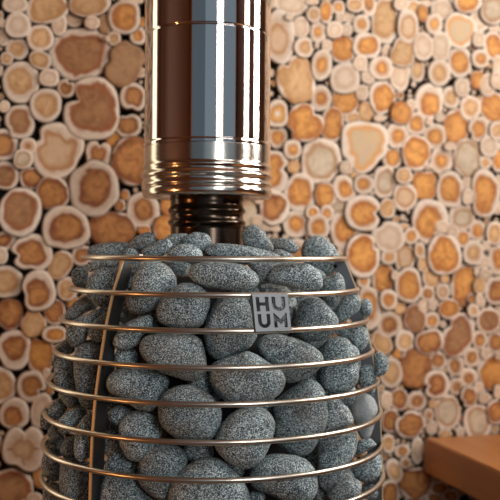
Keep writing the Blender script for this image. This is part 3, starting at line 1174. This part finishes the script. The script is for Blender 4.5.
def plate(az):
    """upright flat plate set edge-on inside the rings"""
    d = Vector((sin(az), -cos(az), 0)); tdir = Vector((cos(az), sin(az), 0)); th = .0015
    prof = []
    for r, z in RINGS: prof.append((r - TUBE*.2, z))
    zt_ = RINGS[0][1] + .0005
    prof[0] = (prof[0][0], zt_); prof.append((RINGS[-1][0], ZB))
    bm = bmesh.new(); rows = []
    for r, z in prof:
        rows.append([bm.verts.new(d*rr + tdir*s_ + Vector((0, 0, z+H0))) for rr, s_ in ((r, -th), (r, th), (r-.016, th), (r-.016, -th))])
    for a, b in zip(rows, rows[1:]):
        for i in range(4):
            j = (i+1) % 4; bm.faces.new((a[i], a[j], b[j], b[i]))
    bm.faces.new(rows[0]); bm.faces.new(rows[-1][::-1])
    p = from_bm('upright_plate', bm, M_plate, stove, False)
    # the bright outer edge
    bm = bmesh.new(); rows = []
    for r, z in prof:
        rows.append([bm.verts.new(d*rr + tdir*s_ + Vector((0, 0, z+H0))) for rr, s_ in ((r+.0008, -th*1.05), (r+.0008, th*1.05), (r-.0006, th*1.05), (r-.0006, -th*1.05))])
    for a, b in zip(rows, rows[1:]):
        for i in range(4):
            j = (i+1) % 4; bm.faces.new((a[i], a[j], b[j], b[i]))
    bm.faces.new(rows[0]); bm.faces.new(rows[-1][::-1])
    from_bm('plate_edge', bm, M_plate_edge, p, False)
    return p, d, tdir
for az in (-36.6, 83, 202):
    p, d, td = plate(R(az))
    rr, z = RINGS[0]
    c = d*(rr-.0105) + Vector((0, 0, z-.0085+H0))
    side = td if az < 0 else -td
    bm = bmesh.new()
    for sgn in (1, -1):
        M_ = Matrix.Translation(c + td*sgn*.0016) @ td.to_track_quat('Z', 'Y').to_matrix().to_4x4()
        bmesh.ops.create_cone(bm, cap_ends=True, segments=20, radius1=.0022, radius2=.0019, depth=.0008, matrix=M_)
    from_bm('rivet', bm, M_brass if az < 0 else M_hole, p, False)
# core: firebox hidden among the stones
core = from_bm('firebox', lathe([(0.001, ZB+H0), (.105, ZB+H0), (.112, -.16+H0), (.110, -.05+H0), (.085, -.032+H0), (.001, -.032+H0)], 64), M_core, stove)
base = from_bm('base', lathe([(0.001, 0), (.17, 0), (.175, .02), (.186, .05), (.187, ZB+H0-.002), (.16, ZB+H0), (.001, ZB+H0)], 96), M_core, stove)
for o_ in (core, base): pass

# ---- badge with the cut-out letters
def badge():
    n = 36.0
    cu = bpy.data.curves.new('badge', 'CURVE'); cu.dimensions = '2D'; cu.fill_mode = 'BOTH'; cu.extrude = .0016
    S = .0372/36
    def poly(pts):
        sp = cu.splines.new('POLY'); sp.points.add(len(pts)-1)
        for q, (x, y) in zip(sp.points, pts): q.co = ((x-18)*S, (18-y*.955)*S, 0, 1)
        sp.use_cyclic_u = True
    poly([(0, 0), (36, 0), (36, 38), (0, 38)])
    # H
    poly([(3, 3.6), (6.6, 3.6), (6.6, 9), (12.2, 9), (12.2, 3.6), (15.8, 3.6), (15.8, 18), (12.2, 18), (12.2, 12.4), (6.6, 12.4), (6.6, 18), (3, 18)])
    def U_(x0, y0, x1, y1, w):
        cx = (x0+x1)/2; ro = (x1-x0)/2; ri = ro-w; cy = y1-ro
        pts = [(x0, y0), (x0, cy)]
        pts += [(cx-ro*cos(pi*k/16), cy+ro*sin(pi*k/16)) for k in range(1, 16)]
        pts += [(x1, cy), (x1, y0), (x1-w, y0), (x1-w, cy)]
        pts += [(cx+ri*cos(pi*k/16), cy+ri*sin(pi*k/16)) for k in range(1, 16)]
        pts += [(x0+w, cy), (x0+w, y0)]
        poly(pts)
    U_(19, 3.6, 32.6, 18, 3.7)
    U_(3.4, 20.6, 15.8, 34.6, 3.6)
    # M
    poly([(19.2, 34.4), (19.2, 20.0), (20.2, 20.0), (26, 26.2), (31.6, 20.0), (32.8, 20.0), (32.8, 34.4), (29.6, 34.4), (29.6, 27.6), (26, 31.6), (22.4, 27.6), (22.4, 34.4)])
    tmp = bpy.data.objects.new('badge_curve', cu); COL.objects.link(tmp)
    bpy.context.view_layer.update()
    me = bpy.data.meshes.new_from_object(tmp.evaluated_get(bpy.context.evaluated_depsgraph_get()))
    bpy.data.objects.remove(tmp)
    me.name = 'badge'; me.materials.clear(); me.materials.append(M_badge)
    return me
bme = badge()
b_o = link('badge', bme, None, stove)
b_o['label'] = 'square steel badge cut out with the letters HUUM'
(r2, z2), (r3, z3) = RINGS[1], RINGS[2]
rb = (r2+r3)/2 + TUBE + .0012
# find the azimuth that puts the badge at its place
best = min((abs(250 + F*(AX.x + rb*sin(R(k/10)))/(D - rb*cos(R(k/10))) - 271.6), k/10) for k in range(0, 400))[1]
az = R(best); dn = Vector((sin(az), -cos(az), 0)); tx = Vector((cos(az), sin(az), 0))
slope = atan2(r3-r2, z2-z3)
up = (Vector((0, 0, 1))*cos(slope) - dn*sin(slope)).normalized(); nrm = tx.cross(up).normalized()
MB = Matrix((tx, up, nrm)).transposed().to_4x4()
zc = -(312.2-250)/F*(D - rb*cos(az))
MB.translation = dn*rb + Vector((0, 0, zc+H0))
b_o.matrix_basis = MB
# folded flanges at the badge's two sides that clip over the rings
bm = bmesh.new()
S = .0372/36
for x in (-18, 17.3):
    bm = bmesh.new(); box_bm(bm, x*S, (x+.7)*S, -18*S, 18*S, -.0045, -.0002)
    from_bm('clip', bm, M_badge, b_o, False)

# ---- flue
fl_ax = ((206.6-250)/F*D, D)
flue = empty('stove_flue', (fl_ax[0], fl_ax[1], 0))
tag(flue, 'polished steel chimney flue with crimped collar rising from the stones', 'flue')
def fz(y, r): return (250-y)/F*(D-r)
def fr(hw): return D*sin(atan(hw/F))
RB = fr(63.2)
def P(hw, y): r = fr(hw); return (r, fz(y, r))
body = [P(63.4, 139.6), P(63.9, 138.6), P(63.9, 137.6), P(63.2, 136.5), P(62.9, 60), P(62.6, 24), (fr(62.6), ZC-.001)]
seam = [P(63.0, 21.0), P(63.1, 22.6), P(62.4, 23.2)]
from_bm('flue_pipe', lathe([P(63.4, 141), P(63.6, 139), P(63.5, 137.6), (fr(62.75), fz(136.8, .072)), (fr(62.75), fz(24, .072)), P(62.4, 23.2), (fr(62.2), fz(22.4, .07)), P(63.0, 21.6), P(63.0, 20.6), (fr(63.0), ZC-.001)], 160, hold=True), M_flue, flue)
collar_prof = [P(62.9, 140.5), P(63.3, 142), P(63.3, 158), P(63.5, 160.5), P(64.6, 162), P(64.6, 163.6), P(63.6, 165.2), P(63.5, 167.5),
               P(64.6, 169.2), P(65.8, 170.6), P(66.0, 172), P(65.6, 173.6), P(64.4, 174.4), P(64.0, 176), P(64.2, 178.5), P(65.2, 180), P(65.6, 181.6), P(65.2, 182.8),
               P(63.4, 183.4), P(63.4, 184.4), P(64.4, 185.4), P(64.9, 187.2), P(64.8, 190.6), P(64.0, 193), P(62.8, 194.4), P(60.5, 194.8), P(58.5, 193.4), P(56, 193.2), P(40, 192.6)]
from_bm('collar', lathe(collar_prof, 160, hold=True), M_collar, flue)
neck_prof = [P(36.5, 190), P(36.6, 199), P(36.2, 203), P(36.8, 206), P(38.6, 208.2), P(38.9, 209.6), P(38.4, 211.4), P(36.6, 213), P(36.3, 216.2), P(36.8, 218.6),
             P(38.8, 220.6), P(39.1, 222), P(38.4, 223.8), P(36.4, 225.2), P(36.0, 228), P(36.0, 262), P(36, 268)]
from_bm('neck_pipe', lathe(neck_prof, 128, hold=True), M_neck, flue)

# ------------------------------------------------------------ stones
stones = []
for ln in STONES.strip().splitlines():
    p = ln.split(); v = [float(x) for x in p[:7]]
    stones.append(dict(x=v[0], y=v[1], a=v[2]*1.035+.2, b=v[3]*1.035+.2, t=v[4], L=v[5], e=v[6], smooth=len(p) > 7, i=len(stones)))
def outline_profile(pts):
    """centre, and the outline's radius for every 5 degrees about it, rounded off"""
    xs = [p[0] for p in pts]; ys = [p[1] for p in pts]
    # area centroid
    A = cx = cy = 0
    for (x0, y0), (x1, y1) in zip(pts, pts[1:]+pts[:1]):
        c = x0*y1 - x1*y0; A += c; cx += (x0+x1)*c; cy += (y0+y1)*c
    cx /= 3*A; cy /= 3*A
    prof = []
    for k in range(72):
        t = 2*pi*k/72; dx, dy = cos(t), -sin(t); best = 0
        for (x0, y0), (x1, y1) in zip(pts, pts[1:]+pts[:1]):
            ex, ey = x1-x0, y1-y0; den = dx*ey - dy*ex
            if abs(den) < 1e-9: continue
            r = ((x0-cx)*ey - (y0-cy)*ex)/den; w = ((x0-cx)*dy - (y0-cy)*dx)/den
            if r > 0 and -1e-6 <= w <= 1+1e-6: best = max(best, r)
        prof.append(best)
    for _ in range(3): prof = [(prof[k-1] + 2*prof[k] + prof[(k+1) % 72])/4 for k in range(72)]
    return cx, cy, [r*1.01+.35 for r in prof]
used = set(); ox = oy = 0; sc_ = 1
for ln in OUTLINES.strip().splitlines():
    if ln[0] == '@':
        ox, oy, size = [float(v) for v in ln[1:].split()]; sc_ = size/500; continue
    pts = [tuple(float(v) for v in w.split(',')) for w in ln.split()]
    cx_, cy_, prof = outline_profile([(ox+x*sc_, oy+y*sc_) for x, y in pts])
    s = min((q for q in stones if q['i'] not in used), key=lambda q: (q['x']-cx_)**2 + (q['y']-cy_)**2)
    used.add(s['i'])
    s.update(x=cx_, y=cy_, prof=prof, t=0, a=max(prof[0], prof[36])*.5+min(prof[0], prof[36])*.5, b=(prof[18]+prof[54])/2)
    s['a'] = max(s['a'], 4); s['b'] = max(s['b'], 4)
def place(s, back=0.0):
    """distance along the view ray at which the stone lies against the rings (plus its layer's depth)"""
    dr = ray(s['x'], s['y'])
    lo_, hi_ = .70, 1.3
    best = None
    k = .78
    while k < 1.03:
        p = dr*k; rho = sqrt((p.x-AX.x)**2 + (p.y-AX.y)**2)
        rd = s['rd']
        # room between the stone's near end and the rings
        need = cage_r(p.z) - TUBE - .0015 - s['marg']
        val = rho - need
        if best is None or val < best[0]: best = (val, k)
        if val <= 0: break
        k += .001
    return (k if val <= 0 else best[1]) + back
for s in stones:
    mn, mx = min(s['a'], s['b']), max(s['a'], s['b'])
    s['rd'] = min(.030, max(.009, (mn*.75+mx*.25)*.95/F*.88))
    s['marg'] = s['rd']*.92
    off = abs(s['x']-215)/172
    # at the cage's flanks the ring lies beside the stone, not before it
    if off > .55: s['marg'] = s['rd']*(1-off)*1.6 + min(s['a'], s['b'])/F*.95*off*.8
    if s['smooth']: s['marg'] = .014
    s['back'] = min(s['L'], 1.6)*.018
    s['k0'] = place(s)
    s['k'] = s['k0'] + s['back']
def axes(s):
    dr = ray(s['x'], s['y']).normalized()
    rt = CX - dr*CX.dot(dr); rt.normalize(); upv = rt.cross(dr).normalized()
    ct, st = cos(R(s['t'])), sin(R(s['t']))
    return (rt*ct + upv*st, upv*ct - rt*st, dr)
def half(s, d):
    A = s['ax']; sc = s['k']/F
    e = 2.2
    ra, rb_, rc = s['a']*sc, s['b']*sc, s['rd']
    if 'prof' in s:
        th = atan2(d.dot(A[1]), d.dot(A[0])) % (2*pi); ra = rb_ = s['prof'][int(th/(2*pi)*72) % 72]*sc
        h = sqrt(d.dot(A[0])**2 + d.dot(A[1])**2)
        return 1/(((h/ra)**e + (abs(d.dot(A[2]))/rc)**e)**(1/e))
    x, y, z = abs(d.dot(A[0]))/ra, abs(d.dot(A[1]))/rb_, abs(d.dot(A[2]))/rc
    return 1/((x**e + y**e + z**e)**(1/e))
for s in stones: s['ax'] = axes(s)
for it in range(140):
    worst = 0
    for i, s in enumerate(stones):
        ci = ray(s['x'], s['y'])*s['k']
        for q in stones[i+1:]:
            cq = ray(q['x'], q['y'])*q['k']; dv = cq - ci; dist = dv.length
            if dist > .11 or dist < 1e-6: continue
            u_ = dv/dist; ov = half(s, u_) + half(q, u_) - dist
            if ov <= .0004: continue
            worst = max(worst, ov)
            f_, b_ = (s, q) if (s['L'], s['k']) <= (q['L'], q['k']) else (q, s)
            # slide the rear one back, or flatten both a little
            if f_['L'] == b_['L']:
                b_['k'] += ov*.12
            else:
                b_['k'] += min(ov*.5, .003)
            for w in (f_, b_):
                if abs(u_.dot(w['ax'][2])) > .35 and w['rd'] > .008: w['rd'] *= .992
    for s in stones:
        lim = s['k0'] + s['back'] + (.012 if s['L'] < .5 else .05)
        s['k'] = min(s['k'], lim)
n0 = len(stones)
print('stone overlap left', round(worst, 4))
def blob(s):
    bm = bmesh.new()
    sc = s['k']/F; big = max(s['a'], s['b'])
    bmesh.ops.create_icosphere(bm, subdivisions=5 if big > 14 else 4, radius=1)
    e = s['e']; A = s['ax']; seed = Vector((s['i']*3.17, s['i']*1.3, 5.1))
    skew = sin(s['i']*2.3)*.10
    for v in bm.verts:
        d = v.co.normalized()
        r = (abs(d.x)**e + abs(d.y)**e + abs(d.z)**e)**(-1/e)
        r *= 1 + .075*noise.noise(d*1.1 + seed) + .02*noise.noise(d*3 + seed)
        q = d*r
        if 'prof' in s:
            pf = s['prof']; th = (atan2(d.y, d.x) % (2*pi))/(2*pi)*72; k0 = int(th) % 72; fq = th - int(th)
            R0 = pf[k0]*(1-fq) + pf[(k0+1) % 72]*fq
            h = sqrt(d.x*d.x + d.y*d.y); rr = (h**2.35 + abs(d.z)**2.35)**(-1/2.35)
            wob = 1 + .02*noise.noise(d*3 + seed)
            hx_ = h*rr*wob*R0*sc; n_ = (1 + .10*noise.noise(d*1.3 + seed))
            v.co = A[0]*(hx_*(d.x/h if h > 1e-6 else 1)) + A[1]*(hx_*(d.y/h if h > 1e-6 else 0)) + A[2]*(d.z*rr*s['rd']*n_)
            v.co += v.co.normalized()*.0004*noise.noise(v.co*260 + seed)
            continue
        q.y *= 1 + skew*q.x
        v.co = A[0]*(q.x*s['a']*sc) + A[1]*(q.y*s['b']*sc) + A[2]*(q.z*s['rd'])
        v.co += v.co.normalized()*.0004*noise.noise(v.co*260 + seed)
    return bm
def ring_gap(y, x):
    """which ring gap a stone's middle shows in"""
    w = 1 - sqrt(max(0, 1-((x-215)/173)**2))
    names = ['top ring', 'second ring', 'third ring', 'fourth ring', 'fifth ring', 'sixth ring', 'seventh ring', 'eighth ring']
    k = -1
    for i, yy in enumerate(RING_Y[:8]):
        dy = (yy-250)*.17*w*1.15
        if y > yy - dy: k = i
    if k < 0: return 'above the top ring'
    if k == 6: return 'below the seventh ring'
    if k == 7: return 'below the eighth ring'
    return 'between %s and %s' % (names[k], names[k+1])
groups = {}
for s in stones:
    g = ring_gap(s['y'], s['x']); s['gap'] = g
    d = max(s['a'], s['b'])/min(s['a'], s['b'])
    sz = 'big' if s['a']*s['b'] > 550 else 'small' if s['a']*s['b'] < 170 else 'medium'
    if s['smooth']: lk = 'smooth pale grey'
    elif s['x'] < 100: lk = 'brownish grey'
    elif s['L'] >= 1.5: lk = 'dark shaded'
    else: lk = 'speckled grey'
    shp = 'rounded' if d < 1.25 else 'oval' if d < 1.8 else 'elongated'
    s['desc'] = '%s %s %s stone' % (sz, lk, shp)
    groups.setdefault(g, []).append(s)
ORD = ['leftmost', 'second from left', 'third from left', 'fourth from left', 'fifth from left', 'sixth from left', 'seventh from left', 'eighth from left',
       'ninth from left', 'tenth from left', 'eleventh from left', 'twelfth from left', 'thirteenth from left', 'fourteenth from left', 'fifteenth from left', 'sixteenth from left', 'seventeenth from left']
for g, ls in groups.items():
    ls.sort(key=lambda s: s['x'])
    for i, s in enumerate(ls):
        o_name = ORD[i] if i < len(ls)-1 else 'rightmost'
        s['label'] = '%s, %s %s' % (s['desc'], o_name, g)
for s in stones:
    o = from_bm('sauna_stone', blob(s), M_stone_smooth if s['smooth'] else M_stone)
    o.location = ray(s['x'], s['y'])*s['k']
    tag(o, s['label'], 'stone', 'sauna stones packed in the cage')

# second row of stones down both flanks, glimpsed in the gaps between the outer ones
fr_ = random.Random(9); base_i = len(stones)
for side in (-1, 1):
    for azd in (78,):
        for row in range(6):
            z = -.035 - row*.045 - (azd == 104)*.02
            if z < ZB+.03: continue
            rr_ = cage_r(z) - (.050 if azd == 78 else .034); a_ = R(azd*side + fr_.uniform(-4, 4))
            c = AX + Vector((sin(a_), -cos(a_), 0))*rr_ + Vector((0, 0, z))
            px = 250 + F*c.x/c.y; py = 250 - F*c.z/c.y
            dr = ray(px, py)
            s = dict(x=px, y=py, a=17, b=15, t=fr_.uniform(-40, 40), e=2.3, rd=.016, k=c.y/dr.y, i=base_i, ax=None); base_i += 1
            s['ax'] = axes(s)
            o = from_bm('sauna_stone', blob(s), M_stone); o.location = ray(px, py)*s['k']
            lv = ['top', 'second', 'third', 'fourth', 'sixth', 'seventh'][row]
            tag(o, 'dark inner stone half hidden at the cage\'s %s flank, level with %s ring' % ('left' if side < 0 else 'right', lv), 'stone', 'sauna stones packed in the cage')
